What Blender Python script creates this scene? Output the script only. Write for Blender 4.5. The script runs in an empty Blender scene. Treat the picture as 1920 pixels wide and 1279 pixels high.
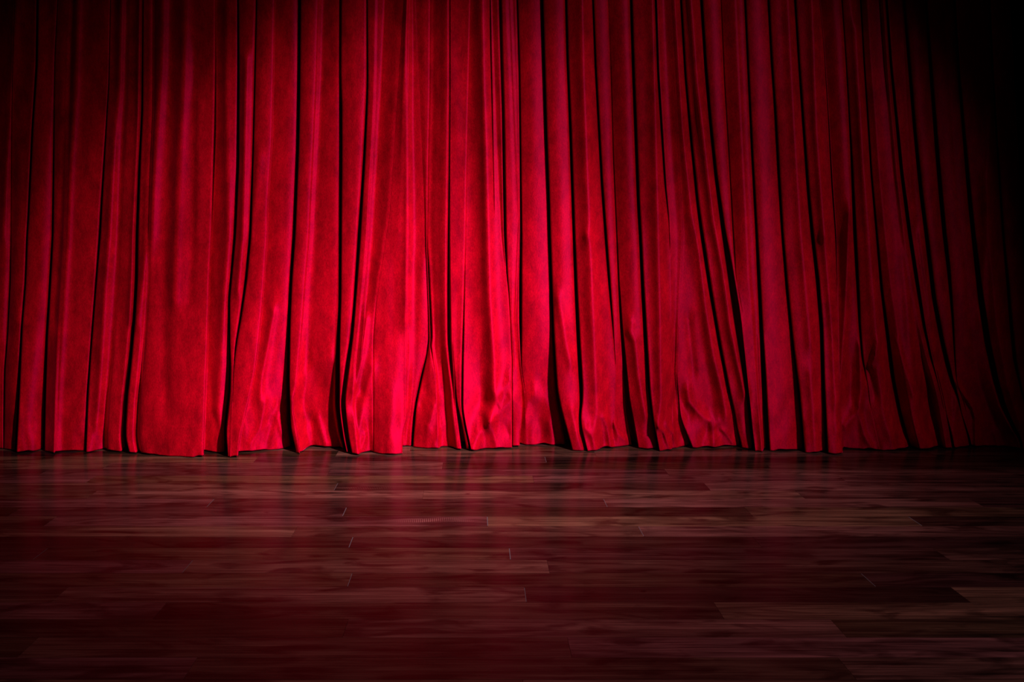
import bpy, math
import numpy as np

C = bpy.context.scene.collection
scene = bpy.context.scene

# ------------------------------------------------------------------ camera, world, lights
F = 1364.0          # focal length in pixels of the 1920 wide frame
PX0, PY0 = 890.0, 430.0   # vanishing point of the floor boards (level camera, shifted lens)
EYE = 1.5           # eye height, metres
Y0 = 4.93           # mean distance of the curtain line

cam = bpy.data.cameras.new('camera')
cam.sensor_width = 36.0
cam.lens = 36.0 * F / 1920.0
cam.shift_x = (960.0 - PX0) / 1920.0
cam.shift_y = -(639.5 - PY0) / 1920.0
co = bpy.data.objects.new('camera', cam)
co.location = (0, 0, EYE)
co.rotation_euler = (math.pi / 2, 0, 0)
C.objects.link(co)
scene.camera = co

w = bpy.data.worlds.new('dark_theatre')
w.use_nodes = True
w.node_tree.nodes['Background'].inputs[0].default_value = (0.02, 0.004, 0.006, 1)
w.node_tree.nodes['Background'].inputs[1].default_value = 0.02
scene.world = w

def spot(name, loc, target, power, cone, color=(1, 1, 1), blend=1.0, radius=0.05):
    l = bpy.data.lights.new(name, 'SPOT')
    l.energy = power
    l.spot_size = math.radians(cone)
    l.spot_blend = blend
    l.shadow_soft_size = radius
    l.color = color
    o = bpy.data.objects.new(name, l)
    o.location = loc
    d = np.array(target, float) - np.array(loc, float)
    o.rotation_euler = (math.atan2(math.hypot(d[0], d[1]), -d[2]), 0, math.atan2(d[1], d[0]) - math.pi / 2)
    C.objects.link(o)
    return o

spot('stage_spotlight', (4.9, -1.2, 6.6), (-0.83, 4.9, -0.20), 5650, 20.8)
spot('stage_spotlight', (5.1, -1.2, 6.6), (-1.11, 4.9, 1.03), 3450, 21.8)
spot('stage_spotlight', (4.7, -1.2, 6.6), (0.78, 4.9, -0.08), 1950, 21.8)
spot('stage_spotlight', (5.3, -1.2, 6.6), (-1.24, 4.9, -1.25), 1340, 50.4)

vs = scene.view_settings
vs.view_transform = 'Standard'
vs.look = 'None'
vs.exposure = 0.0
vs.gamma = 1.0
vs.use_curve_mapping = False

# ------------------------------------------------------------------ materials
def new_mat(name):
    m = bpy.data.materials.new(name)
    m.use_nodes = True
    nt = m.node_tree
    return m, nt, nt.nodes['Principled BSDF']

def velvet_material():
    m, nt, b = new_mat('red_velvet')
    N, L = nt.nodes, nt.links
    tc = N.new('ShaderNodeTexCoord')
    def noise(scale, stretch, detail, rough=0.55):
        mp = N.new('ShaderNodeMapping')
        mp.inputs['Scale'].default_value = stretch
        L.new(tc.outputs['Object'], mp.inputs['Vector'])
        n = N.new('ShaderNodeTexNoise')
        n.inputs['Scale'].default_value = scale
        n.inputs['Detail'].default_value = detail
        n.inputs['Roughness'].default_value = rough
        L.new(mp.outputs[0], n.inputs['Vector'])
        return n.outputs['Fac']
    blotch = noise(9.0, (1.6, 0.6, 0.7), 8, 0.72)      # brushed nap patches
    pile = noise(150.0, (1, 1, 0.45), 4, 0.7)            # pile grain
    def ramp(src, a, b_, lo, hi):
        r = N.new('ShaderNodeMapRange')
        r.inputs['From Min'].default_value = a
        r.inputs['From Max'].default_value = b_
        r.inputs['To Min'].default_value = lo
        r.inputs['To Max'].default_value = hi
        L.new(src, r.inputs['Value'])
        return r.outputs[0]
    mul = N.new('ShaderNodeMath'); mul.operation = 'MULTIPLY'
    L.new(ramp(blotch, 0.35, 0.65, 0.66, 1.26), mul.inputs[0])
    L.new(ramp(pile, 0.3, 0.7, 0.70, 1.30), mul.inputs[1])
    mix = N.new('ShaderNodeMix'); mix.data_type = 'RGBA'
    mix.inputs['A'].default_value = (0, 0, 0, 1)
    mix.inputs['B'].default_value = (0.42, 0.0004, 0.0065, 1)
    mix.clamp_factor = False
    L.new(mul.outputs[0], mix.inputs['Factor'])
    L.new(mix.outputs['Result'], b.inputs['Base Color'])
    b.inputs['Roughness'].default_value = 0.58
    b.inputs['Anisotropic'].default_value = 0.75
    up = N.new('ShaderNodeCombineXYZ')           # the nap runs down the cloth
    up.inputs[2].default_value = 1.0
    L.new(up.outputs[0], b.inputs['Tangent'])
    b.inputs['Specular IOR Level'].default_value = 0.58
    b.inputs['IOR'].default_value = 1.8
    b.inputs['Specular Tint'].default_value = (1.0, 0.0, 0.15, 1)
    sw = N.new('ShaderNodeMath'); sw.operation = 'MULTIPLY'
    sw.inputs[1].default_value = 0.9
    L.new(mul.outputs[0], sw.inputs[0])
    L.new(sw.outputs[0], b.inputs['Sheen Weight'])
    b.inputs['Sheen Roughness'].default_value = 0.28
    b.inputs['Sheen Tint'].default_value = (1.0, 0.0, 0.09, 1)
    bp = N.new('ShaderNodeBump')
    bp.inputs['Strength'].default_value = 0.25
    bp.inputs['Distance'].default_value = 0.004
    L.new(pile, bp.inputs['Height'])
    L.new(bp.outputs[0], b.inputs['Normal'])
    return m

def floor_material():
    m, nt, b = new_mat('dark_stained_boards')
    N, L = nt.nodes, nt.links
    tc = N.new('ShaderNodeTexCoord')
    at = N.new('ShaderNodeAttribute'); at.attribute_name = 'board'
    sep = N.new('ShaderNodeSeparateColor')
    L.new(at.outputs['Color'], sep.inputs[0])
    off = N.new('ShaderNodeVectorMath'); off.operation = 'SCALE'
    off.inputs['Scale'].default_value = 37.0
    L.new(at.outputs['Color'], off.inputs[0])
    add = N.new('ShaderNodeVectorMath'); add.operation = 'ADD'
    L.new(tc.outputs['Object'], add.inputs[0]); L.new(off.outputs[0], add.inputs[1])
    def noise(stretch, scale, detail, rough, dist=0.0):
        mp = N.new('ShaderNodeMapping')
        mp.inputs['Scale'].default_value = stretch
        L.new(add.outputs[0], mp.inputs['Vector'])
        n = N.new('ShaderNodeTexNoise')
        n.inputs['Scale'].default_value = scale
        n.inputs['Detail'].default_value = detail
        n.inputs['Roughness'].default_value = rough
        n.inputs['Distortion'].default_value = dist
        L.new(mp.outputs[0], n.inputs['Vector'])
        return n.outputs['Fac']
    g1 = noise((0.7, 14, 1), 1.6, 6, 0.6, 0.5)       # broad grain bands
    g2 = noise((1.6, 90, 1), 1.5, 4, 0.65, 0.2)      # fine fibres
    g3 = noise((2.2, 9, 1), 1.1, 3, 0.5, 1.2)        # dark heart streaks
    def mr(src, a, b_, lo, hi):
        r = N.new('ShaderNodeMapRange')
        r.inputs['From Min'].default_value = a; r.inputs['From Max'].default_value = b_
        r.inputs['To Min'].default_value = lo; r.inputs['To Max'].default_value = hi
        L.new(src, r.inputs['Value']); return r.outputs[0]
    def mm(x, y, op='MULTIPLY'):
        q = N.new('ShaderNodeMath'); q.operation = op
        L.new(x, q.inputs[0]); L.new(y, q.inputs[1]); return q.outputs[0]
    v = mm(mr(g1, 0.33, 0.67, 0.35, 1.7), mr(g2, 0.33, 0.67, 0.5, 1.5))
    v = mm(v, mr(g3, 0.36, 0.5, 0.35, 1.05))
    v = mm(v, mr(sep.outputs[0], 0, 1, 0.35, 1.7))
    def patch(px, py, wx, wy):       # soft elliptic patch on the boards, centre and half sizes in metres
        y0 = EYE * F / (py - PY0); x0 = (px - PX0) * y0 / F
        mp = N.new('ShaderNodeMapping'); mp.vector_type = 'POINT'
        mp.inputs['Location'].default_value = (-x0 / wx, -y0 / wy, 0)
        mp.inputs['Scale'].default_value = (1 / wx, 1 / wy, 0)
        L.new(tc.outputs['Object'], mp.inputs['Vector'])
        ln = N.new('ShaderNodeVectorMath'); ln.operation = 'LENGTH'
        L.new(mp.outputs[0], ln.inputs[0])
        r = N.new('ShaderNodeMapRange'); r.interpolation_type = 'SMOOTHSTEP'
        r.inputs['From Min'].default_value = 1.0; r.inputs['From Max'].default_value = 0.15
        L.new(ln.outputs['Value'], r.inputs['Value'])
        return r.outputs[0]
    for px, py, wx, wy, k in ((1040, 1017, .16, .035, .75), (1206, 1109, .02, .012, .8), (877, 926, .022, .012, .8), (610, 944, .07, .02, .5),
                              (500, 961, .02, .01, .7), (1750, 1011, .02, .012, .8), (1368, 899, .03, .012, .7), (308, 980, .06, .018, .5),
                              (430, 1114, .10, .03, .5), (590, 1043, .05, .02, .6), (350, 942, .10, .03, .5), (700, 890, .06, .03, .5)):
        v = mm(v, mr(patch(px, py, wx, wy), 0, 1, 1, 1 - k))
    wv = N.new('ShaderNodeTexWave'); wv.bands_direction = 'X'   # ripples left by the planer
    wv.inputs['Scale'].default_value = 31.0
    wv.inputs['Distortion'].default_value = 1.2
    wv.inputs['Detail Scale'].default_value = 6.0
    L.new(tc.outputs['Object'], wv.inputs['Vector'])
    rip = mr(wv.outputs['Fac'], 0, 1, -0.7, 1.3)
    for px, py, wx, wy in ((690, 915, .24, .045), (815, 976, .25, .055)):
        one = N.new('ShaderNodeMath'); one.operation = 'MULTIPLY_ADD'; one.inputs[2].default_value = 1.0
        L.new(patch(px, py, wx, wy), one.inputs[0]); L.new(rip, one.inputs[1])
        v = mm(v, one.outputs[0])
    hue = N.new('ShaderNodeMix'); hue.data_type = 'RGBA'
    hue.inputs['A'].default_value = (0.040, 0.0100, 0.0110, 1)
    hue.inputs['B'].default_value = (0.044, 0.0155, 0.0100, 1)
    L.new(sep.outputs[1], hue.inputs['Factor'])
    mix = N.new('ShaderNodeMix'); mix.data_type = 'RGBA'; mix.clamp_factor = False
    mix.inputs['A'].default_value = (0, 0, 0, 1)
    L.new(hue.outputs['Result'], mix.inputs['B'])
    L.new(v, mix.inputs['Factor'])
    L.new(mix.outputs['Result'], b.inputs['Base Color'])
    L.new(mr(g2, 0.2, 0.8, 0.16, 0.30), b.inputs['Roughness'])
    b.inputs['Specular IOR Level'].default_value = 0.16
    bp = N.new('ShaderNodeBump')
    bp.inputs['Strength'].default_value = 0.10
    bp.inputs['Distance'].default_value = 0.0004
    L.new(mm(g2, g1, 'ADD'), bp.inputs['Height'])
    L.new(bp.outputs[0], b.inputs['Normal'])
    return m

def plain_material(name, col, rough=0.9):
    m, nt, b = new_mat(name)
    n = nt.nodes.new('ShaderNodeTexNoise'); n.inputs['Scale'].default_value = 6
    r = nt.nodes.new('ShaderNodeMix'); r.data_type = 'RGBA'
    r.inputs['A'].default_value = (*[c * 0.7 for c in col], 1)
    r.inputs['B'].default_value = (*col, 1)
    nt.links.new(n.outputs['Fac'], r.inputs['Factor'])
    nt.links.new(r.outputs['Result'], b.inputs['Base Color'])
    b.inputs['Roughness'].default_value = rough
    b.inputs['Specular IOR Level'].default_value = 0.1
    return m

VELVET = velvet_material()
BOARDS = floor_material()
BLACK = plain_material('black_masking_cloth', (0.004, 0.003, 0.003))

def mesh_object(name, verts, faces, mat, smooth=False):
    me = bpy.data.meshes.new(name)
    me.vertices.add(len(verts))
    me.vertices.foreach_set('co', np.asarray(verts, np.float32).ravel())
    f = np.asarray(faces, np.int32)
    me.loops.add(f.size)
    me.loops.foreach_set('vertex_index', f.ravel())
    me.polygons.add(len(f))
    me.polygons.foreach_set('loop_start', np.arange(0, f.size, 4, dtype=np.int32))
    me.polygons.foreach_set('loop_total', np.full(len(f), 4, np.int32))
    me.polygons.foreach_set('use_smooth', np.full(len(f), smooth, bool))
    me.update(calc_edges=True)
    me.validate()
    me.materials.append(mat)
    o = bpy.data.objects.new(name, me)
    C.objects.link(o)
    return o

# ------------------------------------------------------------------ floor: boards with their real seams and butt joints
PITCH = 0.1252
ROW0 = 3.4242
JOINTS = {  # board row -> x (metres on the floor) of the butt joints that show
    -1: (76, 956), -2: (352, 1028), -3: (656, 1628), -4: (985,), -5: (300, 1348), -6: (648,), -7: (1068,),
    -8: (357, 1588), 0: (658, 1420), 1: (1202,), 2: (914, 1716), 3: (646,), 4: (395, 1135), 5: (1500,),
    6: (630, 1326), 7: (170, 1000), 8: (617, 1250), 9: (830,), 10: (480, 1023)}
rng = np.random.default_rng(11)
fv, ff, fa = [], [], []
BL = 2.15
for r in range(-30, 40):
    ya, yb = ROW0 + PITCH * r, ROW0 + PITCH * (r + 1)
    ym = (ya + yb) / 2
    js = sorted((p - PX0) * ym / F for p in JOINTS.get(r, ()))
    if not js:
        js = [rng.uniform(-1, 1)]
    xs = list(js)
    while xs[0] > -7.5:
        xs.insert(0, xs[0] - BL * rng.uniform(0.8, 1.05))
    while xs[-1] < 7.5:
        xs.append(xs[-1] + BL * rng.uniform(0.8, 1.05))
    for xa, xb in zip(xs[:-1], xs[1:]):
        col = (rng.random(), rng.random(), rng.random())
        g, c, dz = 0.0004, 0.0001, 0.0008
        n = len(fv)
        for (e, z) in ((g, -dz), (g + c, 0.0)):
            fv += [(xa + e, ya + e, z), (xb - e, ya + e, z), (xb - e, yb - e, z), (xa + e, yb - e, z)]
        ff += [(n + 4, n + 5, n + 6, n + 7)]
        for k in range(4):
            q = (k + 1) % 4
            ff.append((n + k, n + q, n + 4 + q, n + 4 + k))
        fa += [col] * 5
npale = 0  # thin paler strips laid along some of the butt joints
for r, p in ((3, 646), (2, 914), (0, 658), (-1, 956), (-3, 656), (-2, 352), (-1, 76), (4, 1135), (-4, 985), (1, 1202), (4, 395), (2, 1716), (-3, 1628), (6, 630), (10, 1023)):
    ya, yb = ROW0 + PITCH * r + 0.006, ROW0 + PITCH * (r + 1) - 0.006
    x = (p - PX0) * (ya + yb) / 2 / F
    n = len(fv)
    hwid = 0.0016 if r in (3, 2, 0, -1) and p not in (76,) else 0.0009
    fv += [(x - hwid, ya, 0.0003), (x + hwid, ya, 0.0003), (x + hwid, yb, 0.0003), (x - hwid, yb, 0.0003)]
    ff.append((n, n + 1, n + 2, n + 3)); fa.append((0.0, 0.0, 0.0)); npale += 1
n = len(fv)
fv += [(-9, -0.5, -0.004), (9, -0.5, -0.004), (9, 8.5, -0.004), (-9, 8.5, -0.004)]
ff.append((n, n + 1, n + 2, n + 3)); fa.append((0.0, 0.0, 0.0))
floor = mesh_object('floor', fv, ff, BOARDS)
a = floor.data.attributes.new('board', 'FLOAT_COLOR', 'FACE')
a.data.foreach_set('color', np.array([(*c, 1.0) for c in fa], np.float32).ravel())
floor.data.materials.append(plain_material('pale_joint_strip', (0.11, 0.07, 0.085), 0.6))
for f in floor.data.polygons[len(ff) - 1 - npale:len(ff) - 1]:
    f.material_index = 1
floor['kind'] = 'structure'

wall = mesh_object('wall_back', [(-9, 8.5, -0.01), (9, 8.5, -0.01), (9, 8.5, 6), (-9, 8.5, 6),
                                 (-9, 8.7, -0.01), (9, 8.7, -0.01), (9, 8.7, 6), (-9, 8.7, 6)],
                   [(0, 1, 2, 3), (5, 4, 7, 6), (4, 0, 3, 7), (1, 5, 6, 2), (3, 2, 6, 7), (4, 5, 1, 0)], BLACK)
wall['kind'] = 'structure'

# ------------------------------------------------------------------ curtains
# A fold edge: (kind, [(height mark, position, gap width, strength), ...])
#   G  two pleats with a deep slit between them      L  the left pleat laps over the right one
#   R  the right pleat laps over the left one
def E(kind, s, t=0.035):
    keys = []
    for tok in s.split():
        q = [float(v) for v in tok.split(',')]
        q += [0.0, 1.0][len(q) - 2:] if len(q) < 4 else []
        keys.append(q)
    return kind, np.array(keys), t

LEFT = [
 E('G', '0,-150,3 440,-165,4 845,-190,5'),
 E('L', '0,-105,0 440,-118,0 845,-140,0'),
 E('G', '0,-62,2 440,-75,3 845,-95,4'),
 E('L', '0,-20,0 440,-32,0 845,-52,0'),
 E('G', '0,26,0,0 200,22,0,0.1 440,20.6,1,0.6 526,19,2 629,14,2.5 698,8.6,2.5 800,7.6,2 849,7,1,0.6'),
 E('G', '0,70.5,3 120,69,3 241,61,2.5 413,53,2.5 440,51,2.5 526,48,2.5 612,41,2.5 681,38,2.5 767,34,3 849,29.5,3'),
 E('G', '0,108,0,0.1 103,103,0,0.25 172,102,0.5,0.4 290,101,2,0.9 440,99,3 543,93,4 629,88,4 750,84,4 849,82,4'),
 E('G', '0,207,0,0.2 155,204,1,0.5 258,198,2,0.9 378,190.5,3.5 440,187,4 543,179,3 646,171,2.5 732,165,2.5 849,160.5,2'),
 E('G', '0,268.5,1,0.5 206,267,3,0.9 310,261.5,4 440,257,5 526,256,5 595,252,4.5 681,244.5,4.5 750,237,4.5 818,233,6 849,239,9'),
 E('L', '0,404,0 138,404.5,2 241,403.5,3.5 344,400,2.5 440,396.5,0.5 526,392,0 646,389,0 750,385,0 846,382,0'),
 E('G', '0,447,1,0.6 138,448,2,0.8 310,447,3 440,441,3 509,435,2.5 560,430,2.5 646,430.5,2.5 681,432,2.5 732,430.5,4 801,422,5 846,424,7', 0.03),
 E('G', '0,481,2,0.8 138,478,2.5 300,474,3 440,469,4.5 526,461,5 595,451,4 646,442,3 690,437.5,1,0.6 740,436,0,0 845,432,0,0'),
 E('L', '0,516,0 120,514,0 258,511,0 396,502,0 440,502,0 497,498,0 578,492,0 646,485,0 688,479,0 739,468,0 801,452,1.5 849,446,0.5'),
 E('G', '0,562.6,3 172,561,3.5 275,559,3.5 396,554,4 440,552,4 526,546,4 612,542,5 715,540,6 801,542,8 849,551,12'),
 E('L', '0,598,0 155,593.6,0 275,588,0 378,583,0 440,580,0 526,573,0 646,564,0 708,557,0,0.7 760,548,0,0.3 800,556,0,0.4 849,563,0,0.9', 0.022),
 E('G', '0,640,0.5,0.6 138,639,1,0.6 200,640,3 300,640,3 440,639,3 560,638,3.5 633,635,5 681,633.5,7 767,633,8 818,640,8 848,648,6'),
 E('G', '0,688,2,0.6 150,689,3,0.9 190,688,4 292,683,4.5 350,679.5,5 440,673.5,6 509,669,5.5 578,664,5 633,659,6 688,651,8 743,643.5,8 767,643,9 846,652,8'),
 E('L', '0,722.6,0 138,717,0 241,712,0 361,705,0 440,701,0 526,693,0,0.9 584,686,0,0.5 633,681,0,0.1 680,676,0,0 845,690,0,0'),
 E('L', '0,757,0,0 400,730,0,0 560,705,0,0 640,700,0,0.35 850,700,0,0.5', 0.018),
 E('L', '0,768,0,0.25 206,763,0,0.35 440,763,0,0.35 612,763,0,0.3 784,763,0,0.3 801,756,0,0.6 852,754.5,0,0.8', 0.02),
 E('G', '0,779,0,0 500,799,0,0 640,804.5,0,0 668,801,1.5,0.8 708,791,3.5 767,779,4 838,773.5,3.5'),
 E('L', '0,807,0 172,806,0 310,803,0 440,801,0.5 500,801.5,3 600,804.5,4 640,806,4 677,812,1,0.4 700,815,0,0 845,820,0,0'),
 E('L', '0,843,0 172,843,0 300,842,1 440,841,3 543,841,5 640,842,6 690,846,5 735,850,1,0.5 760,851,0,0 845,862,0,0'),
 E('G', '0,838,0,0 500,830,0,0 650,835,0,0 690,835.5,1,0.4 750,836.5,3 784,839.5,7 836,849.5,10 846,851.5,10'),
 E('L', '0,882.5,0 155,879,0 344,875,0 440,873.5,0 543,871,1.5 620,869,3 681,867.5,3.5 767,866.5,4 801,872,4.5 844,881.5,4'),
 E('G', '0,919,1.5,0.6 80,920,2,0.7 172,922,2,0.6 310,925,1,0.3 400,927,0,0 845,935,0,0'),
 E('L', '0,923.5,0,0.6 206,931,0,0.6 378,938,0,0.5 440,941,0,0.3 500,946,0,0 845,951,0,0', 0.02),
]
LEFT_END = np.array([[0, 935.5], [103, 938], [206, 941], [344, 943], [440, 944.5], [511, 949], [556, 954], [600, 956.5], [680, 960], [845, 960]])
RIGHT_START = np.array([[0, 940.5], [103, 943], [206, 946], [344, 948], [440, 949.5], [511, 951.5], [556, 955], [600, 957], [680, 960.3], [845, 960.3]])
RIGHT = [
 E('L', '0,955,0,0 400,972,0,0 560,966,0,0.3 602,964,0,0.4 681,972,0,0.6 760,980.5,0,0.7 790,979,0,0.8 836,974.5,0,1 845,974.5,0,1', 0.022),
 E('G', '0,970,2.5 138,974,2.5 310,976,3 440,977,4 520,976,5.5 600,976,5.5 640,976.5,4 695,977.5,1,0.4 730,983,0,0 845,990,0,0'),
 E('G', '0,1017,3.5 103,1020,3.5 241,1024,3.5 378,1029,4 440,1030.5,4 543,1034,4.5 629,1037,5 700,1041,5.5 732,1043,6 767,1048.5,9 805,1057,12 842,1066.5,14'),
 E('G', '0,1061.5,4 103,1064,4 241,1069.4,4.5 378,1074,5 440,1076,5 543,1080,6 646,1085,7 700,1088,7.5 732,1090,6.5 762,1090,4 777,1087,3 805,1090,3 846,1100,4.5'),
 E('G', '0,1112,3.5 120,1116.6,4 241,1123,4 344,1128.6,4.5 440,1135.5,5 526,1142,4.5 595,1147.5,3 640,1151,1,0.5 680,1154,0,0 845,1150,0,0'),
 E('L', '0,1141,0.5 138,1146,1 292,1150,1.5 440,1156.5,2 526,1160,3 612,1165,5 698,1172,8 750,1176,10 784,1181,13 843,1191,13'),
 E('G', '0,1183.7,4 138,1188,4.5 241,1192,5 378,1197,5 440,1200.5,5 543,1205,6 646,1211,6.5 732,1216.5,5.5 784,1223,5 846,1234,6'),
 E('G', '0,1229.5,4 138,1234,4 241,1240.5,4 344,1247,3 413,1254,1.2,0.6 460,1256,0,0 845,1262,0,0'),
 E('G', '0,1255,0,0 440,1281,0,0 700,1268,0,0 780,1275,0.3,0.3 800,1280,2,0.9 820,1287,3.5 843,1296,5'),
 E('G', '0,1277,4 138,1285,4 258,1295.5,4.5 378,1307.6,5 440,1316,6.5 543,1331.6,6.5 646,1349,6 732,1366,4.5 780,1378,1.5,0.7 810,1382,2,0.7 838,1389,4'),
 E('G', '0,1315.5,5 120,1323,5 224,1331.6,5 327,1342,6 430,1356,8 509,1369,12 595,1382,14.5 681,1393.5,10 750,1402.5,7 805,1408,6 846,1413,7'),
 E('L', '0,1352,1.5 159,1359,2 310,1368,2 440,1375,2.5 480,1377.5,2.5 520,1380,1,0.6 580,1391,0,0 681,1401,0,0 750,1408,0,0 845,1419,0,0'),
 E('G', '0,1398,1.5 138,1404,2 292,1411,3 440,1419,4 526,1423,6 612,1427,6.5 700,1431.5,9 750,1434,9 800,1437,8.5 846,1440,8'),
 E('G', '0,1441.7,2 103,1447,2 206,1454,3 327,1460.6,3.5 440,1467.5,3.5 543,1476,4 646,1486.5,4 732,1497,5.5 843,1507,5'),
 E('G', '0,1491,3.5 120,1498.5,3.5 241,1507,4.5 361,1515.7,5 440,1523,6 526,1533,7 612,1540,7 715,1543.5,6 849,1550,6'),
 E('L', '0,1537,1 86,1545,1.2 224,1553.6,2 344,1560,3 440,1567,2.5 530,1570,1,0.7 580,1571,0,0.4 681,1573,0,0.4 784,1575,0,0.6 849,1581,0,0.9'),
 E('G', '0,1578.7,1 103,1586,1.5 190,1591,2 292,1596.6,4 440,1603,6.5 543,1608.6,5.5 612,1612,4.5 674,1617,3.5 725,1627.5,0.5,0.3 760,1631,0,0 845,1650,0,0'),
 E('G', '0,1614,2 120,1620.6,2.5 224,1627.5,3 327,1634,3.5 440,1644,4 543,1653,5 629,1664,6.5 715,1674.5,6.5 784,1688,6 815,1697,4 845,1707,2'),
 E('G', '0,1662,4 120,1670.5,4.5 224,1681,5 327,1691,6 440,1706,7 526,1719,7 612,1732.5,5.5 674,1746,3.5 720,1759,1,0.5 760,1768,0,0 845,1782,0,0'),
 E('G', '0,1690,0,0 440,1712,0,0 700,1748,0,0 780,1752,0.5,0.4 800,1762,2.5 835,1769,5'),
 E('G', '0,1695,5 120,1705,5.5 241,1715,6 361,1727,7 440,1737,7 560,1751,8 646,1767,8 698,1779,8.5 725,1787,7 750,1796,4,0.8 780,1802,1,0.3 810,1811,2.5 840,1819,4.5'),
 E('G', '0,1736.6,5 138,1746,6 258,1755,7 361,1763.5,7.5 440,1771,7.5 509,1779,6.5 595,1786,4 681,1790.5,2,0.8 720,1793.5,1,0.4 770,1810,0,0 845,1825,0,0'),
 E('G', '0,1790,4 138,1798,5 258,1808,6 378,1818.5,7.5 440,1825,8 560,1839,11 646,1852,12 715,1867,12 767,1882,11 801,1899,9 832,1916,4'),
 E('G', '0,1855,4 138,1861.5,4 275,1870,3 440,1881,4 526,1889,5 612,1896,6 681,1903,6 730,1914,2 845,1945,2'),
]
RIGHT_END = np.array([[0, 1893], [52, 1897], [206, 1904.6], [344, 1913], [440, 1917], [600, 1930], [845, 1985]])

# where the cloth meets the boards (position, hem mark)
HEM = np.array([-260, 846, -100, 842, 0, 841, 28, 846, 31, 851, 57, 846, 79, 841, 83, 846, 103, 849, 104, 846, 159, 846, 162, 849,
 198, 841, 203, 846, 226, 848, 232, 842, 244, 851, 257, 850, 262, 845, 267, 851, 320, 855, 372, 858, 380, 858, 384, 850, 418, 848,
 430, 858, 445, 859, 449, 853, 480, 848, 545, 839, 556, 849, 561, 850, 576, 841, 583, 839, 638, 840, 645, 845, 655, 852, 673, 852,
 676, 849, 699, 849, 703, 851, 753, 854, 756, 837, 771, 837, 776, 839, 800, 841.5, 824, 842, 828, 839, 842, 838.5, 856, 844.5, 877, 843.5,
 884, 848, 910, 841.5, 960, 841.5, 961, 838.5, 974, 838.5, 976, 835, 1060, 836, 1073, 845, 1097, 844, 1102, 847, 1128, 842, 1180, 836,
 1199, 845, 1231, 841.5, 1238, 847, 1268, 840, 1293, 836, 1300, 842, 1356, 837, 1386, 837, 1392, 841, 1409, 841.5, 1418, 846, 1429, 846,
 1431, 841, 1436, 841, 1443, 846, 1504, 843, 1512, 849, 1535, 849, 1537, 848, 1547, 848, 1554, 852, 1579, 851.5, 1583, 843, 1633, 843.5,
 1677, 847, 1705, 837, 1726, 844.5, 1764, 836, 1772, 842, 1788, 842, 1800, 838, 1829, 837, 1880, 837, 1918, 843, 2000, 840]).reshape(-1, 2)

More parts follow.
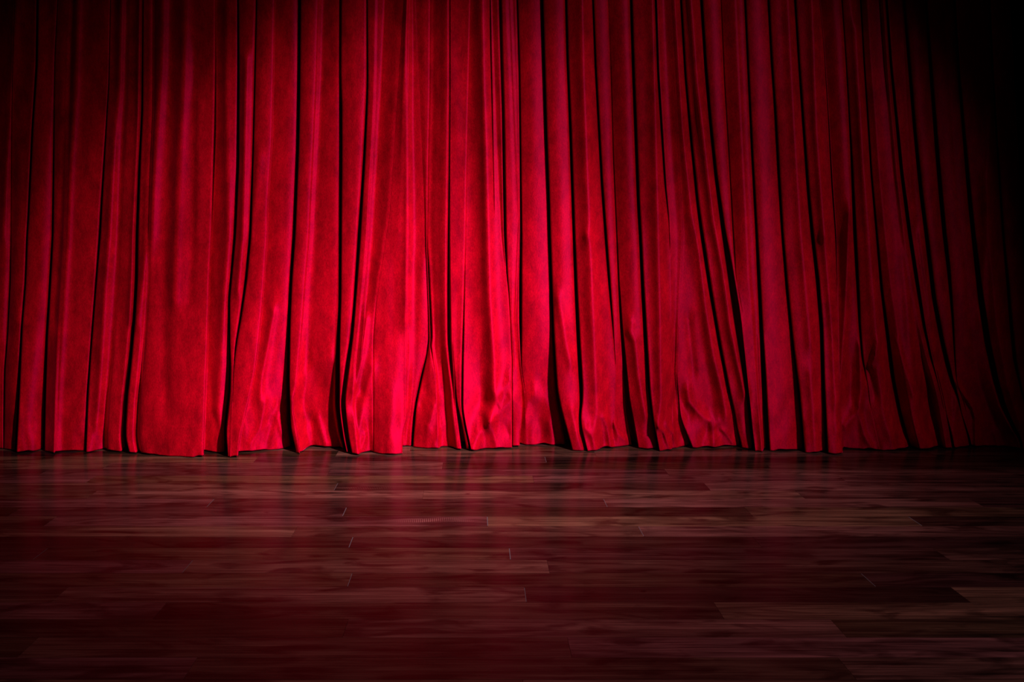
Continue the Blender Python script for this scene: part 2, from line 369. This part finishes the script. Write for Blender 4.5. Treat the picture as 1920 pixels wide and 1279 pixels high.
# soft ridges (+) and hollows (-): amplitude m, half width, then marks x,y
STROKES = [
 (0.010, 9, '31,0 17,241 5,440'), (-0.006, 8, '24,172 20,440 14,629'),
 (0.014, 9, '148,-60 141,172 132,310 127,440 120,543 109,732 103,849'),
 (-0.008, 8, '133,0 124,240 114,440 104,600'),
 (0.018, 10, '229,-60 224,150 217,240 206,440 197,540 188,715 182,790'),
 (-0.007, 12, '215,0 225,700'), (0.010, 5, '262,0 258,300 250,430 243,600'),
 (0.016, 11, '306,-60 303,120 292,275 282,440 268,520 258,600'), (0.012, 10, '347,-60 344,155 337,258 330,440 327,560'),
 (-0.010, 13, '322,0 316,300 310,440 305,680 310,760'), (-0.008, 10, '365,100 362,440 356,560'),
 (0.008, 12, '372,200 370,440'), (0.010, 8, '425,-60 424,200 428,440 415,640 408,760 414,800'),
 (-0.008, 7, '395,700 397,770 405,790'), (0.012, 7, '462,120 455,440 446,540'),
 (0.016, 9, '512,585 500,655 490,705 488,745'), (0.010, 7, '497,752 488,800 470,830'), (-0.010, 8, '505,790 520,760 500,830'),
 (0.006, 5, '520,785 535,835'), (0.012, 9, '546,745 560,790 566,840'), (-0.010, 8, '583,800 586,838'), (0.006, 5, '580,810 584,835'),
 (-0.010, 20, '600,740 590,700'), (0.012, 14, '560,720 590,685 620,670'), (0.010, 10, '470,440 485,300'),
 (0.010, 6, '609,836 600,805 596,790'),
 (0.014, 9, '765,-60 762,206 764,440 760,600'), (0.010, 14, '790,500 785,640 770,760'), (-0.008, 14, '740,500 735,700'),
 (0.018, 9, '686,600 676,680 664,725'), (0.018, 13, '697,690 680,750 672,800 668,845'), (-0.016, 12, '678,735 665,760'),
 (-0.010, 8, '690,800 694,845'), (0.010, 7, '675,845 685,815'),
 (0.012, 7, '813,765 808,785 803,800'), (-0.010, 9, '790,760 800,745'), (0.008, 8, '815,835 830,800 822,750'),
 (0.024, 13, '901,-120 905,138 910,275 914,440 917,560 926,680 926,730'), (0.020, 13, '918,790 940,770 958,750'),
 (0.022, 12, '888,840 898,815 918,790'), (-0.007, 14, '905,755 915,765'), (0.014, 11, '955,715 930,745 918,780'),
 (-0.007, 15, '890,770 905,740'), (0.006, 6, '930,840 925,810'), (-0.006, 8, '945,800 955,820'),
 (0.012, 10, '1003,745 990,755 985,790'), (0.010, 14, '1000,740 1020,750 1032,780'), (-0.006, 10, '1010,800 1015,830'), (0.008, 9, '1035,830 1030,800'),
 (0.012, 9, '1047,560 1060,640 1070,680'), (0.010, 9, '1072,770 1078,800 1090,840'),
 (0.026, 14, '1089,-120 1094,138 1099,275 1106,440 1111,578 1116,681 1120,760 1118,790'), (0.016, 9, '1098,800 1110,815 1118,842'),
 (0.016, 6, '1132,782 1140,805 1144,838'), (0.010, 5, '1152,800 1160,820 1172,832'), (-0.010, 8, '1126,800 1130,830'), (-0.008, 6, '1148,810 1152,838'),
 (0.014, 8, '1180,620 1190,640 1196,700 1210,780'), (0.006, 5, '1186,610 1182,600'),
 (0.024, 11, '1224,0 1230,241 1234,440 1236,543 1238,646 1240,750 1236,790'), (0.014, 5, '1234,795 1246,812 1256,842'),
 (0.010, 5, '1250,795 1262,815 1268,840'), (-0.012, 8, '1242,820 1240,800'), (0.008, 4, '1272,812 1282,835'), (-0.010, 9, '1262,620 1262,760'),
 (0.022, 12, '1262,-60 1270,69 1280,241 1297,400 1310,470 1323,578 1338,670 1355,740 1361,780'),
 (0.014, 7, '1289,735 1292,755 1305,772 1320,787 1334,795'), (-0.006, 13, '1310,750 1330,770'), (-0.012, 12, '1290,785 1275,750'),
 (0.014, 8, '1345,795 1336,810 1338,836'), (-0.010, 9, '1325,815 1318,835'), (0.007, 4, '1352,810 1362,820 1374,838'), (-0.01, 10, '1290,600 1300,700'),
 (0.022, 8, '1290,-60 1307,156 1321,275 1338,413 1356,509 1370,612 1384,681 1397,735'),
 (0.010, 7, '1427,640 1428,840'), (0.008, 8, '1520,700 1530,848'), (0.009, 6, '1545,440 1562,640 1570,800'),
 (0.012, 8, '1100,440 1100,440'),
 (0.016, 7, '1592,400 1584,590 1577,690 1574,740'), (0.012, 6, '1612,650 1614,735 1610,775 1619,812 1632,838'), (0.012, 8, '1585,800 1600,780 1610,760'),
 (-0.014, 12, '1594,740 1596,690'), (0.020, 9, '1607,60 1620,300 1632,440 1642,580 1648,660 1665,735 1680,800 1696,836'),
 (0.012, 5, '1634,680 1640,665 1645,640'), (-0.010, 8, '1640,740 1630,700'),
 (0.018, 12, '1655,-60 1668,200 1680,330 1692,440 1705,600 1712,700 1720,790 1745,845'), (0.012, 7, '1724,440 1740,560 1752,660'),
 (0.010, 6, '1680,640 1700,700 1712,740'), (-0.010, 9, '1735,760 1740,800'), (0.010, 5, '1794,745 1790,790 1788,838'), (0.012, 5, '1787,712 1806,742 1824,770 1829,790 1829,840'),
 (0.010, 9, '1860,200 1840,600'), (0.014, 9, '1848,340 1868,600 1890,720 1912,790'), (0.008, 6, '1866,820 1872,845'),
 (0.014, 7, '1520,-60 1530,241 1545,440'), (0.012, 9, '1475,-60 1490,241 1502,440 1520,640'),
]

def vnoise(x, y, seed):
    r = np.random.default_rng(seed).random((64, 64))
    xi, yi = np.floor(x).astype(int), np.floor(y).astype(int)
    fx, fy = x - xi, y - yi
    fx, fy = fx * fx * (3 - 2 * fx), fy * fy * (3 - 2 * fy)
    g = lambda a_, b_: r[a_ % 64, b_ % 64]
    return ((g(xi, yi) * (1 - fx) + g(xi + 1, yi) * fx) * (1 - fy) + (g(xi, yi + 1) * (1 - fx) + g(xi + 1, yi + 1) * fx) * fy) - 0.5

TOPMARK = -280.0
BOTMARK = PY0 + (EYE - 0.004) * F / Y0
rows = np.concatenate([np.arange(TOPMARK, 560, 5.0), np.arange(560, 760, 3.0), np.linspace(760, BOTMARK, 46)])
NR = len(rows)
rowz = EYE - (rows - PY0) * Y0 / F

def track(tab, col=1):
    y = np.interp(rows, tab[:, 0], tab[:, col])
    if col == 1:
        sl = (tab[1, 1] - tab[0, 1]) / max(tab[1, 0] - tab[0, 0], 1)
        y = y + np.where(rows < tab[0, 0], (rows - tab[0, 0]) * sl, 0)
    # smooth along the height
    fine = np.arange(TOPMARK, BOTMARK + 1, 2.0)
    yf = np.interp(fine, rows, y)
    k = np.exp(-0.5 * (np.arange(-12, 13) / 4.5) ** 2); k /= k.sum()
    pad = np.concatenate([2 * yf[0] - yf[12:0:-1], yf, 2 * yf[-1] - yf[-2:-14:-1]])
    ys = np.convolve(pad, k, 'valid')
    return np.interp(rows, fine, ys)

def sm(x):
    x = np.clip(x, 0, 1)
    return x * x * (3 - 2 * x)

RL, RR = 0.006, 0.013   # radii of the rounded left and right pleat edges, metres
MPX = Y0 / F        # metres per mark at the curtain
hemw = 0.30 + 0.70 * sm((rows - 560) / 270)

def build_curtain(name, start, end, nodes, start_behind):
    edges = [(start, np.zeros(NR), np.ones(NR), 'S', 0.0)]
    for kind, keys, t in nodes:
        st = np.clip(track(keys, 3), 0, 1)
        edges.append((track(keys), np.maximum(np.clip(track(keys, 2), 0, None), 1.4 * (1 - st)), st, kind, t))
    edges.append((end, np.zeros(NR), np.ones(NR), 'E', 0.0))
    # keep neighbours in order
    for i in range(1, len(edges)):
        p, q = edges[i - 1], edges[i]
        lim = p[0] + p[1] / 2 + q[1] / 2 + 2.2
        edges[i] = (np.maximum(q[0], lim), *q[1:])
    cols_px, cols_d = [], []
    def hem_d(mark):
        return Y0 - EYE * F / (np.interp(mark, HEM[:, 0], HEM[:, 1]) - PY0)
    # depth of the two sides of every edge at the floor
    side = []
    for px, wd, s, kind, t in edges:
        b = px[-1]; h = max(wd[-1] / 2 + 1.5, 2.0)
        side.append([hem_d(b - h), hem_d(b + h)])
    for i in range(len(edges) - 1):
        pa, wa, sa, ka, ta = edges[i]
        pb, wb, sb, kb, tb = edges[i + 1]
        xa, xb = pa + wa / 2, pb - wb / 2
        width = (xb - xa)
        n = int(np.clip(width.max() / 2.6, 12, 40))
        u = 0.5 - 0.5 * np.cos(np.linspace(0, math.pi, n))
        u = 0.65 * u + 0.35 * np.linspace(0, 1, n)
        U = u[None, :]
        X = xa[:, None] + width[:, None] * U
        # base depth from the hem line
        hx = xa[-1] + 1.5 + max(width[-1] - 3, 0.1) * u
        hd = hem_d(hx)
        D = hemw[:, None] * hd[None, :]
        # faded edges: bring both sides together
        ml, mr = (side[i][0] + side[i][1]) / 2, (side[i + 1][0] + side[i + 1][1]) / 2
        D += hemw[:, None] * ((1 - sa)[:, None] * (ml - hd[0]) * (1 - sm(U / 0.5)) + (1 - sb)[:, None] * (mr - hd[-1]) * (1 - sm((1 - U) / 0.5)))
        wm = width * MPX
        # belly of the pleat
        bul = np.clip(0.11 * wm, 0, 0.016) * np.minimum(sa, sb)
        D += bul[:, None] * 4 * U * (1 - U)
        def roll(dist, s, R):
            R = np.minimum(R, wm * 0.30)[:, None]
            q = np.clip(1 - dist / R, 0, 1)
            return -R * (1 - np.sqrt(np.clip(1 - q * q, 0, 1))) * s[:, None]
        def tuck(v, s, t):
            return -t * s[:, None] * (1 - sm(v / 0.85) * 0.5 - 0.5 * np.clip(v / 0.85, 0, 1))
        dl, dr = U * wm[:, None], (1 - U) * wm[:, None]
        D += tuck(U, sa, ta) if ka == 'L' else roll(dl, sa, RL)
        D += tuck(1 - U, sb, tb) if kb == 'R' else roll(dr, sb, RR)
        cols_px.append(X); cols_d.append(D)
        if i + 1 < len(edges) - 1:
            # the hidden cloth between this pleat and the next one
            s = sb[:, None]
            DL = D[:, -1:]
            xa2 = pb + wb / 2
            # start depth of next pleat (same formulas)
            pc, wc = edges[i + 2][0], edges[i + 2][1]
            wn = (pc - wc / 2 - xa2) * MPX
            Rn = np.minimum(RL, wn * 0.30)
            hn = hem_d(xa2[-1] + 1.5)
            DR = hemw * (hn + (1 - sb) * (mr - hn))
            DR = DR + (-tb * sb if kb == 'L' else -Rn * sb)
            DR = DR[:, None]
            xl, xr = xb[:, None], xa2[:, None]
            t7 = np.linspace(0, 1, 9)[None, 1:-1]
            X0_ = xl + (xr - xl) * t7
            D0_ = DL + (DR - DL) * t7
            if kb == 'G':
                dep = 0.17
                ox = np.array([0.0, 0.02, 0.12, 0.5, 0.88, 0.98, 1.0])[None, :]
                X1 = xl + (xr - xl) * ox
                k1 = np.array([0.12, 0.5, 0.95, 1.0, 0.95, 0.5, 0.12])[None, :]
                base = DL + (DR - DL) * t7
                D1 = base - dep * k1
            elif kb == 'L':
                dep = 0.05
                X1 = np.concatenate([xl - 0.3, xl - 1.6, xl - 2.6, xl - 2.8, (xl - 2.4), xl * 0.5 + xr * 0.5 - 1.2, xr - 0.3], 1)
                dz = np.clip((wb[:, None] - 0.8) * 0.05, 0, 0.15)
                low = DR - 0.006 - dz
                D1 = np.concatenate([DL - 0.005, DL - 0.011, (DL - 0.011) * 0.6 + low * 0.4, (DL - 0.011) * 0.3 + low * 0.7, low, low, DR - 0.002 - dz * 0.4], 1)
            else:
                X1 = np.concatenate([xl + 0.3, xl + 1.2, xr + 2.4, xr + 2.8, xr + 2.6, xr + 1.6, xr + 0.3], 1)
                low = DL - 0.006
                D1 = np.concatenate([DL - 0.002, low, low, (DR - 0.011) * 0.3 + low * 0.7, (DR - 0.011) * 0.6 + low * 0.4, DR - 0.011, DR - 0.005], 1)
            cols_px.append(X0_ * (1 - s) + X1 * s)
            cols_d.append(D0_ * (1 - s) + D1 * s)
    # turned-back ends of the curtain
    if start_behind:
        a0, d0 = cols_px[0][:, :1], cols_d[0][:, :1]
        cols_px.insert(0, np.concatenate([a0 - 12, a0 - 8, a0 - 3.5, a0 - 1.0], 1))
        cols_d.insert(0, np.concatenate([d0 - 0.065, d0 - 0.06, d0 - 0.045, d0 - 0.012], 1))
    a1, d1 = cols_px[-1][:, -1:], cols_d[-1][:, -1:]
    cols_px.append(np.concatenate([a1 - 0.2, a1 - 1.5, a1 - 5], 1))
    cols_d.append(np.concatenate([d1 - 0.006, d1 - 0.011, d1 - 0.013], 1))
    PXm = np.concatenate(cols_px, 1); D = np.concatenate(cols_d, 1)
    PYm = np.repeat(rows[:, None], PXm.shape[1], 1)
    # soft ridges and hollows
    for amp, hw, pts in STROKES:
        P = np.array([[float(v) for v in q.split(',')] for q in pts.split()])
        if np.ptp(P[:, 1]) > 330:
            amp *= 1.9
        else:
            amp, hw = amp * 1.6, hw * 0.85
        lo, hi = P.min(0) - 3.2 * hw, P.max(0) + 3.2 * hw
        rsel = np.where((rows > lo[1] - 20) & (rows < hi[1] + 20))[0]
        if not len(rsel): continue
        csel = np.where((PXm[rsel].max(0) > lo[0]) & (PXm[rsel].min(0) < hi[0]))[0]
        if not len(csel): continue
        ix = np.ix_(rsel, csel)
        x, y = PXm[ix], PYm[ix]
        best = np.full(x.shape, 1e9)
        for (x0, y0), (x1, y1) in zip(P[:-1], P[1:]):
            L2 = (x1 - x0) ** 2 + (y1 - y0) ** 2 + 1e-6
            tt = np.clip(((x - x0) * (x1 - x0) + (y - y0) * (y1 - y0)) / L2, 0, 1)
            ex, ey = x - (x0 + tt * (x1 - x0)), y - (y0 + tt * (y1 - y0))
            # ends fade slowly along the cloth
            best = np.minimum(best, ex * ex + (ey * 0.45) ** 2)
        D[ix] += amp * np.exp(-(np.sqrt(best) / hw) ** 1.6)
    # gentle unevenness everywhere, more crumpled where the cloth stands on the boards
    low = sm((rows - 700) / 130)[:, None]
    D += 0.007 * vnoise(PXm / 34, PYm / 210, 1) + 0.003 * vnoise(PXm / 13, PYm / 120, 2)
    D += low * (0.012 * vnoise(PXm / 21 + PYm / 60, PYm / 42, 3) + 0.006 * vnoise(PXm / 9, PYm / 30 - PXm / 40, 4))
    Y = Y0 - D
    X = (PXm - PX0) * Y / F
    Z = np.repeat(rowz[:, None], PXm.shape[1], 1)
    # the hem lifts a little here and there
    lift = np.clip(vnoise(PXm / 17, PYm * 0, 8) + 0.12, 0, 1) * 0.018
    Z += lift * np.clip(1 - Z / 0.25, 0, 1)
    V = np.stack([X, Y, Z], -1).reshape(-1, 3)
    nc = PXm.shape[1]
    r, c = np.meshgrid(np.arange(NR - 1), np.arange(nc - 1), indexing='ij')
    i0 = (r * nc + c).ravel()
    faces = np.stack([i0, i0 + nc, i0 + nc + 1, i0 + 1], 1)
    o = mesh_object('stage_curtain', V, faces, VELVET, smooth=True)
    so = o.modifiers.new('cloth_thickness', 'SOLIDIFY')
    so.thickness = 0.003
    so.offset = -1.0
    return o

left = build_curtain(0, track(np.array([[0, -190.], [845, -240.]])), track(LEFT_END), LEFT, False)
left['label'] = 'left red velvet stage curtain, brightly spotlit, its straight inner edge lapping over the other curtain'
left['category'] = 'curtain'
left['group'] = 'red velvet stage curtains'
right = build_curtain(1, track(RIGHT_START), track(RIGHT_END), RIGHT, True)
right['label'] = 'right red velvet stage curtain with black slits between pleats, fading into darkness'
right['category'] = 'curtain'
right['group'] = 'red velvet stage curtains'
